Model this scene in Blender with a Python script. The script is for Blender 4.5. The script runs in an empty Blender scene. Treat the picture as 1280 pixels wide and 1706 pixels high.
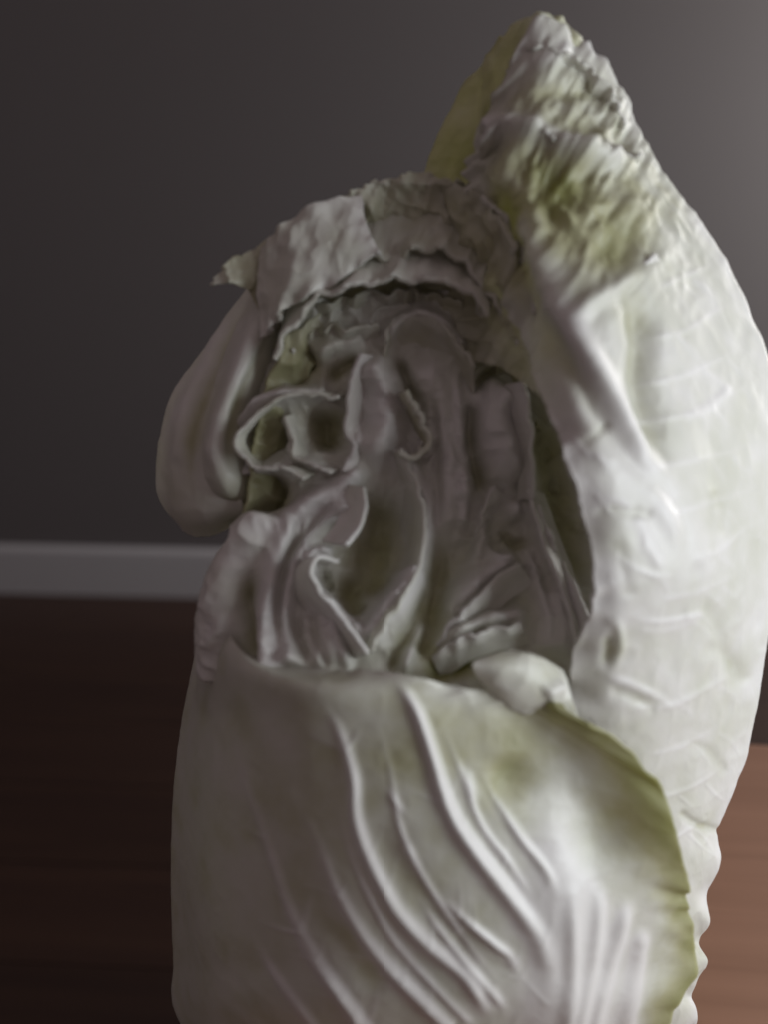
import bpy, math
import numpy as np
from mathutils import Vector, Matrix

# ------------------------------------------------------------------ camera, light, exposure
S = bpy.context.scene
COL = S.collection
PITCH = math.radians(20.0)
CAM = np.array([0.0, -0.35, 0.42])
FPX = 1600.0                                   # focal length in photograph pixels (1280 x 1706)

cam = bpy.data.cameras.new('camera')
cam.sensor_fit = 'VERTICAL'
cam.sensor_height = 24.0
cam.lens = 24.0 * FPX / 1706.0
cam.clip_start = 0.01
cam.clip_end = 50
cam.dof.use_dof = True
cam.dof.focus_distance = 0.44
cam.dof.aperture_fstop = 2.8
cam_o = bpy.data.objects.new('camera', cam)
COL.objects.link(cam_o)
cam_o.location = CAM
cam_o.rotation_euler = (math.pi / 2 - PITCH, 0, 0)
S.camera = cam_o

w = bpy.data.worlds.new('World')
S.world = w
w.use_nodes = True
bg = w.node_tree.nodes['Background']
bg.inputs[0].default_value = (1.0, 0.80, 0.81, 1)
bg.inputs[1].default_value = 0.18

def area(name, loc, target, size, size_y, power, color):
    l = bpy.data.lights.new(name, 'AREA')
    l.shape = 'RECTANGLE'
    l.size, l.size_y, l.energy, l.color = size, size_y, power, color
    o = bpy.data.objects.new(name, l)
    COL.objects.link(o)
    o.location = loc
    o.rotation_euler = (Vector(target) - Vector(loc)).to_track_quat('-Z', 'Y').to_euler()
    return o
area('window_light', (0.62, -0.245, 0.33), (0.0, -0.03, 0.22), 0.40, 0.5, 4.8, (0.92, 0.98, 1.0))
area('wall_fill_light', (1.45, 0.92, 0.62), (0.95, 1.3, 0.55), 0.4, 0.9, 27.0, (1.0, 0.98, 0.95))  # added fill lamp that brightens the right part of the wall

S.view_settings.view_transform = 'Standard'
S.view_settings.look = 'None'
S.view_settings.exposure = 0.0
S.view_settings.gamma = 1.0
S.render.engine = 'CYCLES'
S.cycles.use_denoising = True
S.cycles.max_bounces = 10
S.cycles.diffuse_bounces = 5
S.cycles.transmission_bounces = 6

# ------------------------------------------------------------------ helpers
RIGHT = np.array([1.0, 0, 0])
FWD = np.array([0, math.cos(PITCH), -math.sin(PITCH)])
UP = np.array([0, math.sin(PITCH), math.cos(PITCH)])

def W(p):
    """(column, row, Y in cm) of the photograph -> a world point on the plane y = Y"""
    p = np.asarray(p, float)
    sx = (p[..., 0:1] - 640) / FPX
    sy = -(p[..., 1:2] - 853) / FPX
    d = FWD + sx * RIGHT + sy * UP
    t = (p[..., 2:3] / 100 - CAM[1]) / d[..., 1:2]
    return CAM + d * t

def PX(q):
    v = q - CAM
    z = v @ FWD
    return np.stack([640 + FPX * (v @ RIGHT) / z, 853 - FPX * (v @ UP) / z], -1)

def _hash(ix, iy, iz):
    h = (ix * 374761393 + iy * 668265263 + iz * 2147483647) & 0xffffffff
    h = ((h ^ (h >> 13)) * 1274126177) & 0xffffffff
    h = ((h ^ (h >> 16)) * 2246822519) & 0xffffffff
    return ((h ^ (h >> 15)) & 0xffff) / 32767.5 - 1.0

def noise(p, seed=0):
    p = np.asarray(p, float) + seed * 17.31
    i = np.floor(p).astype(np.int64)
    f = p - i
    f = f * f * f * (f * (f * 6 - 15) + 10)
    r = 0
    for dx in (0, 1):
        for dy in (0, 1):
            for dz in (0, 1):
                wgt = ((f[..., 0] if dx else 1 - f[..., 0]) * (f[..., 1] if dy else 1 - f[..., 1])
                       * (f[..., 2] if dz else 1 - f[..., 2]))
                r = r + wgt * _hash(i[..., 0] + dx, i[..., 1] + dy, i[..., 2] + dz)
    return r

def fbm(p, octv=3, seed=0):
    r, a, s = 0, 1.0, 1.0
    for k in range(octv):
        r = r + a * noise(np.asarray(p) * s, seed + k * 3)
        a *= 0.5
        s *= 2.03
    return r

def catmull(P, n):
    """P (k, ..., d) -> n samples along the first axis, centripetal enough for our even rows"""
    P = np.asarray(P, float)
    k = len(P)
    if k == 2:
        t = np.linspace(0, 1, n).reshape((-1,) + (1,) * (P.ndim - 1))
        return P[0] * (1 - t) + P[1] * t
    E = np.concatenate([[2 * P[0] - P[1]], P, [2 * P[-1] - P[-2]]])
    t = np.linspace(0, k - 1 - 1e-9, n)
    i = t.astype(int)
    f = (t - i).reshape((-1,) + (1,) * (P.ndim - 1))
    p0, p1, p2, p3 = E[i], E[i + 1], E[i + 2], E[i + 3]
    return 0.5 * (2 * p1 + (p2 - p0) * f + (2 * p0 - 5 * p1 + 4 * p2 - p3) * f ** 2 + (3 * p1 - p0 - 3 * p2 + p3) * f ** 3)

def poly_dist(q, line):
    """distance in pixels of points q (n,2) to a smoothed polyline, and where along it (0..1)"""
    L = catmull(np.array(line, float)[:, :2], 8 * len(line))
    a, b = L[:-1], L[1:]
    best = np.full(len(q), 1e9)
    tt = np.zeros(len(q))
    side = np.zeros(len(q))
    for k in range(len(a)):
        ab = b[k] - a[k]
        ll = ab @ ab + 1e-9
        s = np.clip(((q - a[k]) @ ab) / ll, 0, 1)
        v = q - (a[k] + s[:, None] * ab)
        d = np.hypot(v[:, 0], v[:, 1])
        m = d < best
        best[m] = d[m]
        tt[m] = (k + s[m]) / len(a)
        side[m] = np.sign(ab[0] * v[m, 1] - ab[1] * v[m, 0])
    return best, tt, side

def normals(G):
    du = np.gradient(G, axis=1)
    dv = np.gradient(G, axis=0)
    n = np.cross(du, dv)
    n /= np.linalg.norm(n, axis=-1, keepdims=True) + 1e-12
    c = G.mean((0, 1)) - CAM                       # towards the seen side
    s = np.sign((n * -(G - CAM)).sum(-1).mean())
    return n * (s if s else 1)

def smooth_all(me):
    me.polygons.foreach_set('use_smooth', np.ones(len(me.polygons), bool))

def link(name, me, mat, parent=None, kind=None, label=None):
    o = bpy.data.objects.new(name, me)
    COL.objects.link(o)
    if mat is not None:
        me.materials.append(mat)
    if parent is not None:
        o.parent = parent
        o.matrix_parent_inverse = Matrix.Translation(parent.location).inverted()
    if kind:
        o['kind'] = kind
    if label:
        o['label'] = label
    return o

def leaf(name, rows, parent, mat, nu=90, nv=110, thick=1.2, ridges=(), ruffle=None, blister=(0.5, 9.0), pig=0.5,
         pig_spots=(), lip=0.0, crumple=None, pleat=(), edge_pig=None, jag=1.0, edge=-0.12, seed=1, label=None, wrap=0.0):
    """a leaf: a smooth sheet through rows of points (pixel column, pixel row, Y cm), bottom to top, with raised veins,
    blistered blade, ruffled margins (mm) and a real thickness.  ruffle = {side: (amp mm, reach mm, wave mm)}"""
    R = np.array([catmull(np.array(r, float), nu) for r in rows])
    G = W(catmull(R, nv))
    n = normals(G)
    q = PX(G.reshape(-1, 3))
    # distances to the four sides, in mm
    du = np.linalg.norm(np.diff(G, axis=1), axis=-1) * 1000
    dv = np.linalg.norm(np.diff(G, axis=0), axis=-1) * 1000
    cu = np.concatenate([np.zeros((nv, 1)), np.cumsum(du, 1)], 1)
    cv = np.concatenate([np.zeros((1, nu)), np.cumsum(dv, 0)], 0)
    side_d = {'L': cu, 'R': cu[:, -1:] - cu, 'B': cv, 'T': cv[-1:] - cv}
    along = {'L': cv, 'R': cv, 'B': cu, 'T': cu}
    disp = np.zeros((nv, nu))
    P = np.full((nv, nu), float(pig))
    # blisters between the veins
    mm = G * 1000
    bl = 1 - np.abs(fbm(mm / blister[1], 2, seed))
    disp += blister[0] * (bl - 0.6) + blister[0] * 1.6 * noise(mm / (blister[1] * 2.7), seed + 5)
    P += 0.10 * fbm(mm / 14.0, 2, seed + 9)
    if crumple:
        wq = mm / crumple[1] + 0.5 * np.stack([noise(mm / 17.0, seed + 40 + c) for c in range(3)], -1)
        c1 = noise(wq, seed + 20)
        cm = crumple[0]
        if len(crumple) > 2:
            x, y, r = crumple[2]
            cm = cm * np.exp(-(np.hypot((q[:, 0] - x), (q[:, 1] - y) * 1.3) / r) ** 2).reshape(nv, nu)
        disp += cm * (0.8 - 2.2 * np.abs(c1) + 0.7 * noise(wq * 0.5, seed + 21) - 0.5 * np.abs(noise(wq * 2.2, seed + 22)))
    for (am, wv_, ang, (x, y, rx, ry)) in pleat:
        c, s_ = math.cos(math.radians(ang)), math.sin(math.radians(ang))
        ac = (q[:, 0] * s_ + q[:, 1] * c) / wv_
        al = (q[:, 0] * c - q[:, 1] * s_) / (wv_ * 3.2)
        k3 = np.stack([ac, al, np.full_like(ac, seed * 1.7)], -1)
        m_ = np.exp(-((q[:, 0] - x) / rx) ** 2 - ((q[:, 1] - y) / ry) ** 2)
        disp += (am * m_ * (1.6 * noise(k3, seed + 60) + 0.8 * noise(k3 * 2.1, seed + 61))).reshape(nv, nu)
    for sd, (am, reach) in (edge_pig or {}).items():
        P += am * np.exp(-(side_d[sd] / reach) ** 2)
    shift = np.zeros_like(G)
    if ruffle:
        for sd, (amp, reach, wave) in ruffle.items():
            d, a = side_d[sd], along[sd]
            wt = np.exp(-(d / reach) ** 1.3)
            k = np.stack([a / wave, d / (reach * 2.5), np.full_like(d, seed * 3.7)], -1)
            wv = np.sin(2 * math.pi * (a / (wave * 1.6) + 1.6 * noise(k * 0.35, seed + 2)))
            env = np.clip(0.55 + 0.9 * noise(k * 0.3, seed + 6), 0.1, 1.4)
            r1 = env * (0.6 * wv + 0.9 * noise(k, seed) + 0.5 * noise(k * 2.1, seed + 4)) + 0.9 * noise(k * 0.4, seed + 12)
            disp += amp * wt * r1
            P += edge * wt
            # toothed margin: pull the border in and out along the sheet
            T = np.gradient(G, axis=1 if sd in 'LR' else 0)
            T /= np.linalg.norm(T, axis=-1, keepdims=True) + 1e-12
            sg = 1 if sd in 'RT' else -1
            jg = 1.2 * noise(np.stack([a / (wave * 1.1), a * 0, a * 0 + seed], -1), seed + 7) + 0.5 * noise(np.stack([a / (wave * 0.22), a * 0, a * 0 + seed], -1), seed + 8)
            shift += T * (sg * 0.001 * jag * amp * 0.55 * np.exp(-d / (reach * 0.6)) * jg)[..., None]
    for rd in ridges:
        line, wd, ht = rd[0], rd[1], rd[2]
        pg = rd[3] if len(rd) > 3 else -0.9
        tp = rd[4] if len(rd) > 4 else (0.25, 0.1)
        d, t, s = poly_dist(q, line)
        w0, w1 = (wd if isinstance(wd, tuple) else (wd, wd))
        ww = (w0 + (w1 - w0) * t)
        taper = np.clip((t + 0.001) / max(tp[0], 1e-3), 0, 1) * np.clip((1.001 - t) / max(tp[1], 1e-3), 0, 1)
        taper = taper * taper * (3 - 2 * taper)
        prof = np.exp(-(d / ww) ** 2) * taper
        disp += (ht * prof).reshape(nv, nu)
        P += (pg * np.exp(-(d / (ww * 1.15)) ** 2) * taper).reshape(nv, nu)
    for (x, y, r, v) in pig_spots:
        d = np.hypot(q[:, 0] - x, q[:, 1] - y)
        P += (v * np.exp(-(d / r) ** 2)).reshape(nv, nu)
    F = G + n * (disp * 0.001)[..., None] + shift
    n2 = normals(F)
    th = np.full((nv, nu), thick)
    if lip:
        dm = np.minimum.reduce([side_d[s] for s in (ruffle or {'T': 0})])
        th = th + lip * np.exp(-(dm / 2.5) ** 2)
    B = F - n2 * (th * 0.001)[..., None]
    # round the rim: a middle loop is not needed at this thickness
    V = np.concatenate([F.reshape(-1, 3), B.reshape(-1, 3)])
    N = nv * nu
    idx = np.arange(N).reshape(nv, nu)
    a, b, c, d = idx[:-1, :-1].ravel(), idx[:-1, 1:].ravel(), idx[1:, 1:].ravel(), idx[1:, :-1].ravel()
    f1 = np.stack([a, b, c, d], 1)
    f2 = np.stack([d, c, b, a], 1) + N
    loop = np.concatenate([idx[0, :-1], idx[:-1, -1], idx[-1, ::-1][:-1], idx[::-1, 0][:-1]])
    nx = np.roll(loop, -1)
    f3 = np.stack([nx, loop, loop + N, nx + N], 1)
    faces = np.concatenate([f1, f2, f3])
    # outward winding
    v0 = F[1, 0] - F[0, 0]; 
    fn = np.cross(F[nv//2, nu//2+1] - F[nv//2, nu//2], F[nv//2+1, nu//2] - F[nv//2, nu//2])
    if fn @ n2[nv//2, nu//2] < 0:
        faces = faces[:, ::-1]
    me = bpy.data.meshes.new(name)
    me.from_pydata(V.tolist(), [], faces.tolist())
    at = me.attributes.new('pigment', 'FLOAT', 'POINT')
    pp = np.clip(P, 0, 1.6).ravel()
    at.data.foreach_set('value', np.concatenate([pp, pp]).astype(np.float32))
    uv = me.attributes.new('blade', 'FLOAT_VECTOR', 'POINT')
    bc = np.stack([cu, cv, np.full_like(cu, seed * 31.0)], -1).reshape(-1, 3) * 0.001
    uv.data.foreach_set('vector', np.concatenate([bc, bc]).astype(np.float32).ravel())
    smooth_all(me)
    return link(name, me, mat, parent, label=label)

def rim(name, pts, back, parent, mat, **kw):
    """a curled leaf seen on its margin: the margin runs through pts, the blade drops back by (dx, dy, dY)"""
    p = np.array(pts, float)
    b = np.array(back, float)
    rows = [p + b, p + b * 0.6 + np.array([0, 0, 0.1]), p + b * 0.25, p]
    kw.setdefault('ruffle', {'T': (1.2, 4.0, 7.0)})
    kw.setdefault('nv', 40)
    kw.setdefault('nu', 110)
    return leaf(name, [r.tolist() for r in rows], parent, mat, **kw)

# ------------------------------------------------------------------ materials
def new_mat(name):
    m = bpy.data.materials.new(name)
    m.use_nodes = True
    nt = m.node_tree
    return m, nt, nt.nodes, nt.links, nt.nodes['Principled BSDF']

def leaf_material():
    m, nt, N, L, bs = new_mat('cabbage_leaf')
    at = N.new('ShaderNodeAttribute'); at.attribute_name = 'pigment'
    bl = N.new('ShaderNodeAttribute'); bl.attribute_name = 'blade'
    no = N.new('ShaderNodeTexNoise'); no.inputs['Scale'].default_value = 70; no.inputs['Detail'].default_value = 6
    L.new(bl.outputs['Vector'], no.inputs['Vector'])
    ad = N.new('ShaderNodeMath'); ad.operation = 'MULTIPLY_ADD'
    L.new(no.outputs['Fac'], ad.inputs[0]); ad.inputs[1].default_value = 0.3
    L.new(at.outputs['Fac'], ad.inputs[2])
    sb = N.new('ShaderNodeMath'); sb.operation = 'SUBTRACT'
    L.new(ad.outputs[0], sb.inputs[0]); sb.inputs[1].default_value = 0.15
    # fine net of veins
    vo = N.new('ShaderNodeTexVoronoi'); vo.feature = 'DISTANCE_TO_EDGE'; vo.inputs['Scale'].default_value = 120
    dn = N.new('ShaderNodeTexNoise'); dn.inputs['Scale'].default_value = 90
    L.new(bl.outputs['Vector'], dn.inputs['Vector'])
    mx = N.new('ShaderNodeVectorMath'); mx.operation = 'MULTIPLY_ADD'
    L.new(dn.outputs['Color'], mx.inputs[0]); mx.inputs[1].default_value = (0.006, 0.006, 0)
    L.new(bl.outputs['Vector'], mx.inputs[2]); L.new(mx.outputs[0], vo.inputs['Vector'])
    vr = N.new('ShaderNodeMapRange'); vr.inputs['From Max'].default_value = 0.12
    vr.inputs['To Min'].default_value = -0.03; vr.inputs['To Max'].default_value = 0.0
    L.new(vo.outputs['Distance'], vr.inputs['Value'])
    a2 = N.new('ShaderNodeMath'); a2.operation = 'ADD'
    L.new(sb.outputs[0], a2.inputs[0]); L.new(vr.outputs['Result'], a2.inputs[1])
    cr = N.new('ShaderNodeValToRGB')
    e = cr.color_ramp.elements
    e[0].position, e[0].color = 0.0, (0.74, 0.72, 0.71, 1)
    e[1].position, e[1].color = 1.0, (0.43, 0.43, 0.19, 1)
    k = e.new(0.35); k.color = (0.69, 0.685, 0.61, 1)
    k = e.new(0.65); k.color = (0.57, 0.555, 0.37, 1)
    L.new(a2.outputs[0], cr.inputs['Fac'])
    L.new(cr.outputs['Color'], bs.inputs['Base Color'])
    bs.inputs['Roughness'].default_value = 0.40
    bs.inputs['Specular IOR Level'].default_value = 0.5
    bs.inputs['Subsurface Weight'].default_value = 0.0
    # wrinkle relief
    n2 = N.new('ShaderNodeTexNoise'); n2.inputs['Scale'].default_value = 420; n2.inputs['Detail'].default_value = 4
    L.new(bl.outputs['Vector'], n2.inputs['Vector'])
    vm = N.new('ShaderNodeMapRange'); vm.inputs['From Max'].default_value = 0.2; vm.inputs['To Max'].default_value = 0.12
    L.new(vo.outputs['Distance'], vm.inputs['Value'])
    sm = N.new('ShaderNodeMath'); sm.operation = 'MULTIPLY_ADD'
    L.new(n2.outputs['Fac'], sm.inputs[0]); sm.inputs[1].default_value = 0.5; L.new(vm.outputs['Result'], sm.inputs[2])
    bp = N.new('ShaderNodeBump'); bp.inputs['Strength'].default_value = 0.25; bp.inputs['Distance'].default_value = 0.0006
    L.new(sm.outputs[0], bp.inputs['Height'])
    L.new(bp.outputs['Normal'], bs.inputs['Normal'])
    tr = N.new('ShaderNodeBsdfTranslucent')
    L.new(cr.outputs['Color'], tr.inputs['Color'])
    mix = N.new('ShaderNodeMixShader')
    mf = N.new('ShaderNodeMapRange'); mf.inputs['To Min'].default_value = 0.20; mf.inputs['To Max'].default_value = 0.62
    L.new(a2.outputs[0], mf.inputs['Value']); L.new(mf.outputs['Result'], mix.inputs['Fac'])
    L.new(bs.outputs[0], mix.inputs[1]); L.new(tr.outputs[0], mix.inputs[2])
    L.new(mix.outputs[0], N['Material Output'].inputs['Surface'])
    return m

def paint_material(name, col, rough, scale=60, var=0.06, bump=0.1):
    m, nt, N, L, bs = new_mat(name)
    tc = N.new('ShaderNodeTexCoord')
    no = N.new('ShaderNodeTexNoise'); no.inputs['Scale'].default_value = scale; no.inputs['Detail'].default_value = 8
    L.new(tc.outputs['Object'], no.inputs['Vector'])
    n2 = N.new('ShaderNodeTexNoise'); n2.inputs['Scale'].default_value = 3.0; n2.inputs['Detail'].default_value = 4
    L.new(tc.outputs['Object'], n2.inputs['Vector'])
    ad = N.new('ShaderNodeMath'); ad.operation = 'ADD'
    L.new(no.outputs['Fac'], ad.inputs[0]); L.new(n2.outputs['Fac'], ad.inputs[1])
    mr = N.new('ShaderNodeMapRange'); mr.inputs['From Min'].default_value = 0.6; mr.inputs['From Max'].default_value = 1.4
    L.new(ad.outputs[0], mr.inputs['Value'])
    mx = N.new('ShaderNodeMix'); mx.data_type = 'RGBA'
    mx.inputs[6].default_value = (*[c * (1 - var) for c in col], 1)
    mx.inputs[7].default_value = (*[c * (1 + var) for c in col], 1)
    L.new(mr.outputs['Result'], mx.inputs[0])
    L.new(mx.outputs[2], bs.inputs['Base Color'])
    bs.inputs['Roughness'].default_value = rough
    bp = N.new('ShaderNodeBump'); bp.inputs['Strength'].default_value = bump; bp.inputs['Distance'].default_value = 0.001
    L.new(no.outputs['Fac'], bp.inputs['Height']); L.new(bp.outputs['Normal'], bs.inputs['Normal'])
    return m

def wood_material(name, dark, light, rough):
    m, nt, N, L, bs = new_mat(name)
    tc = N.new('ShaderNodeTexCoord')
    oi = N.new('ShaderNodeObjectInfo')
    mp = N.new('ShaderNodeMapping'); mp.inputs['Scale'].default_value = (2.2, 42, 42)
    av = N.new('ShaderNodeVectorMath'); av.operation = 'MULTIPLY_ADD'
    L.new(oi.outputs['Random'], av.inputs[0]); av.inputs[1].default_value = (7, 3, 0)
    L.new(tc.outputs['Object'], av.inputs[2]); L.new(av.outputs[0], mp.inputs['Vector'])
    no = N.new('ShaderNodeTexNoise'); no.inputs['Scale'].default_value = 1.0; no.inputs['Detail'].default_value = 9
    no.inputs['Distortion'].default_value = 0.6
    L.new(mp.outputs['Vector'], no.inputs['Vector'])
    cr = N.new('ShaderNodeValToRGB'); e = cr.color_ramp.elements
    e[0].position, e[0].color = 0.28, (*dark, 1)
    e[1].position, e[1].color = 0.75, (*light, 1)
    L.new(no.outputs['Fac'], cr.inputs['Fac'])
    hs = N.new('ShaderNodeHueSaturation')
    mr = N.new('ShaderNodeMapRange'); mr.inputs['To Min'].default_value = 0.88; mr.inputs['To Max'].default_value = 1.1
    L.new(oi.outputs['Random'], mr.inputs['Value']); L.new(mr.outputs['Result'], hs.inputs['Value'])
    L.new(cr.outputs['Color'], hs.inputs['Color']); L.new(hs.outputs['Color'], bs.inputs['Base Color'])
    bs.inputs['Roughness'].default_value = rough
    bp = N.new('ShaderNodeBump'); bp.inputs['Strength'].default_value = 0.15; bp.inputs['Distance'].default_value = 0.0006
    L.new(no.outputs['Fac'], bp.inputs['Height']); L.new(bp.outputs['Normal'], bs.inputs['Normal'])
    return m

LEAF = leaf_material()
WALL = paint_material('wall_paint', (0.086, 0.0765, 0.078), 0.6, 240, 0.04, 0.15)
BASE = paint_material('baseboard_paint', (0.31, 0.30, 0.31), 0.4, 60, 0.03, 0.03)
WOOD = wood_material('floor_wood', (0.024, 0.0105, 0.0075), (0.038, 0.018, 0.0115), 0.5)
TABLE = wood_material('table_wood', (0.225, 0.112, 0.070), (0.30, 0.155, 0.100), 0.45)
DARK = paint_material('floor_underlay', (0.02, 0.014, 0.012), 0.8)

# ------------------------------------------------------------------ setting
def box_mesh(name, x0, x1, y0, y1, z0, z1, bev=0.0):
    import bmesh
    bm = bmesh.new()
    bmesh.ops.create_cube(bm, size=1)
    for v in bm.verts:
        v.co = Vector(((x0 + x1) / 2 + v.co.x * (x1 - x0), (y0 + y1) / 2 + v.co.y * (y1 - y0), (z0 + z1) / 2 + v.co.z * (z1 - z0)))
    if bev:
        bmesh.ops.bevel(bm, geom=[e for e in bm.edges], offset=bev, segments=2, affect='EDGES', profile=0.6)
    me = bpy.data.meshes.new(name)
    bm.to_mesh(me)
    bm.free()
    return me

FLOOR_Z = -0.36                                    # the table top is z = 0
YAW = math.radians(-3.2)
WALL_Y = 1.308                                     # wall foot straight ahead
def yawed(o):
    o.location = (0, WALL_Y, FLOOR_Z)
    o.rotation_euler = (0, 0, YAW)
    return o
wall = yawed(link('wall', box_mesh('wall', -4, 4, 0.0, 0.12, 0.0, 2.8), WALL, kind='structure'))
wall['label'] = 'plain dim grey painted wall behind the cabbage'
def baseboard_mesh():
    h = 0.097
    prof = [(0.0, 0.0), (-0.016, 0.0), (-0.016, h - 0.012), (-0.0152, h - 0.006), (-0.012, h - 0.002), (-0.007, h), (0.0, h)]
    xs = (-3.95, 3.95)
    V = [(x, y - 0.0005, z + 0.0005) for x in xs for y, z in prof]
    n = len(prof)
    F = [(i, i + 1, n + i + 1, n + i) for i in range(n - 1)] + [(n - 1, 0, n, 2 * n - 1), tuple(range(n))[::-1], tuple(range(n, 2 * n))]
    me = bpy.data.meshes.new('baseboard')
    me.from_pydata(V, [], F)
    return me
bb = yawed(link('baseboard', baseboard_mesh(), BASE, kind='structure'))
bb['label'] = 'pale painted baseboard along the foot of the wall'

floor = yawed(link('floor', box_mesh('floor', -4, 4, -4.2, 0.10, -0.10, -0.0125), DARK, kind='structure'))
floor['label'] = 'dark brown wooden floor between the table and the wall'
pw, gap = 0.150, 0.0012
rng = np.random.default_rng(4)
mesh_cache = {}
for r in range(9):
    y1 = -0.001 - r * pw
    x = -2.2 - float(rng.uniform(0, 1.2))
    while x < 1.6:
        L_ = 1.38
        if 'p' not in mesh_cache:
            mesh_cache['p'] = box_mesh('plank', 0, L_ - 0.0012, -pw + gap, 0, -0.012, 0, 0.0012)
            mesh_cache['p'].materials.append(WOOD)
        o = link('plank', mesh_cache['p'], None, None)
        o.parent = floor
        o.location = (x, y1, 0)
        x += L_

# low wooden table that carries the cabbage; its back edge runs just beyond the head
table = bpy.data.objects.new('low_table', None)
COL.objects.link(table)
table.location = (0, 0.31, FLOOR_Z)
table.rotation_euler = (0, 0, math.radians(-5.2))
table['label'] = 'brown wooden table top that the cabbage stands on'
table['category'] = 'table'
TH = -FLOOR_Z
def tpart(name, *b, mat=None):
    o = link(name, box_mesh(name, *b), mat or TABLE)
    o.parent = table
    return o
tpart('table_top', -0.075, 0.62, -0.62, 0.0, TH - 0.028, TH, 0.004)
tpart('apron', -0.03, 0.57, -0.045, -0.025, TH - 0.098, TH - 0.0285, 0.002)
tpart('apron', -0.03, 0.57, -0.595, -0.575, TH - 0.098, TH - 0.0285, 0.002)
for lx in (-0.06, 0.55):
    for ly in (-0.06, -0.60):
        tpart('leg', lx, lx + 0.045, ly, ly + 0.045, 0.0005, TH - 0.0285, 0.003)

# ------------------------------------------------------------------ the cabbage
cab = bpy.data.objects.new('napa_cabbage', None)
COL.objects.link(cab)
cab.location = (0.01, -0.01, 0.0)
cab.empty_display_size = 0.05
cab['label'] = 'pale green and white napa cabbage with frilled leaf tips opening at the top'
cab['category'] = 'cabbage'

# stump on the floor
def stump():
    import bmesh
    bm = bmesh.new()
    prof = [(0.026, 0.001), (0.032, 0.003), (0.036, 0.012), (0.042, 0.03), (0.05, 0.06), (0.056, 0.10), (0.05, 0.14), (0.02, 0.16)]
    rings = []
    for r, z in prof:
        rings.append([bm.verts.new((0.012 + r * math.cos(a) * (1 + 0.05 * math.sin(5 * a)), -0.01 + r * math.sin(a) * (1 + 0.05 * math.sin(5 * a)), z)) for a in np.linspace(0, 2 * math.pi, 40, endpoint=False)])
    for i in range(len(rings) - 1):
        for j in range(40):
            bm.faces.new((rings[i][j], rings[i][(j + 1) % 40], rings[i + 1][(j + 1) % 40], rings[i + 1][j]))
    bm.faces.new(rings[0][::-1]); bm.faces.new(rings[-1])
    me = bpy.data.meshes.new('stump')
    bm.to_mesh(me); bm.free()
    smooth_all(me)
    link('stump', me, LEAF, cab)
stump()

def add(name, rows, **kw):
    return leaf(name, rows, cab, LEAF, **kw)

# ---- back, closing the far side of the head
add('leaf', [[(450, 1800, 3), (560, 1790, 6), (720, 1780, 7), (880, 1790, 6), (1000, 1800, 3)],
             [(340, 1500, 2), (500, 1490, 6.5), (720, 1480, 8), (940, 1490, 6.5), (1110, 1500, 2)],
             [(350, 1200, 2), (500, 1190, 6.5), (740, 1180, 8), (980, 1190, 6.5), (1190, 1200, 2)],
             [(400, 900, 2.5), (520, 880, 6), (740, 860, 7), (1000, 860, 6), (1200, 880, 3)],
             [(480, 560, 3), (560, 520, 5), (740, 480, 6), (960, 500, 5.4), (1150, 560, 3.6)]],
    ruffle={'T': (2.5, 9, 12)}, pig=0.5, seed=21, nu=70, nv=80)

# ---- tall frilled leaf at the back
add('leaf', [[(700, 560, 5.6), (800, 540, 4.6), (900, 530, 4.3), (1000, 530, 4.5), (1060, 540, 6.4)],
             [(695, 400, 5.6), (790, 385, 4.5), (900, 375, 4.1), (1010, 375, 4.4), (1060, 385, 6.6)],
             [(712, 285, 5.5), (795, 265, 4.4), (895, 255, 3.9), (995, 250, 4.2), (1040, 258, 6.6)],
             [(768, 150, 5.4), (830, 142, 4.4), (905, 132, 3.9), (985, 138, 4.0), (1010, 172, 6.4)],
             [(838, 58, 5.2), (868, 40, 4.6), (905, 16, 4.2), (948, 38, 4.3), (950, 72, 6.0)]],
    ruffle={'T': (2.6, 12, 9), 'R': (2.0, 12, 9)}, pig=0.7, seed=3, crumple=(1.2, 12), nu=140, nv=180, blister=(0.9, 8),
    pig_spots=[(790, 200, 90, 0.05)],
    label='tall leaf with frilled tip rising at the back')

# ---- big pale leaf on the right
RIGHT_FINE = []
rr = np.random.default_rng(5)
for x0, y0, x1, y1 in [(1050, 700, 1270, 640), (1075, 780, 1275, 730), (1110, 860, 1285, 800), (1150, 930, 1290, 860), (1100, 1000, 1260, 940),
                       (1060, 1050, 1200, 1010), (1050, 1180, 1250, 1110), (1080, 1260, 1230, 1190), (1100, 1330, 1215, 1270), (1110, 1400, 1190, 1350),
                       (1090, 560, 1230, 500), (1070, 640, 1250, 570), (1100, 480, 1200, 430), (1010, 760, 940, 720), (1060, 850, 965, 800), (1120, 960, 1000, 900)]:
    m1 = (x0 + (x1 - x0) * 0.35 + rr.uniform(-8, 8), y0 + (y1 - y0) * 0.2 + rr.uniform(-8, 8))
    m2 = (x0 + (x1 - x0) * 0.7 + rr.uniform(-8, 8), y0 + (y1 - y0) * 0.6 + rr.uniform(-8, 8))
    RIGHT_FINE.append(([(x0, y0), m1, m2, (x1, y1)], (4.5, 3), rr.uniform(0.2, 0.42), -0.14, (0.1, 0.6)))
    for q in range(2):
        k = rr.uniform(0.25, 0.8)
        px, py = x0 + (x1 - x0) * k, y0 + (y1 - y0) * k * k
        RIGHT_FINE.append(([(px, py), (px + rr.uniform(15, 30), py + rr.uniform(10, 30)), (px + rr.uniform(30, 60), py + rr.uniform(35, 60))], (3.4, 2.4), 0.2, -0.10, (0.1, 0.7)))
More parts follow.
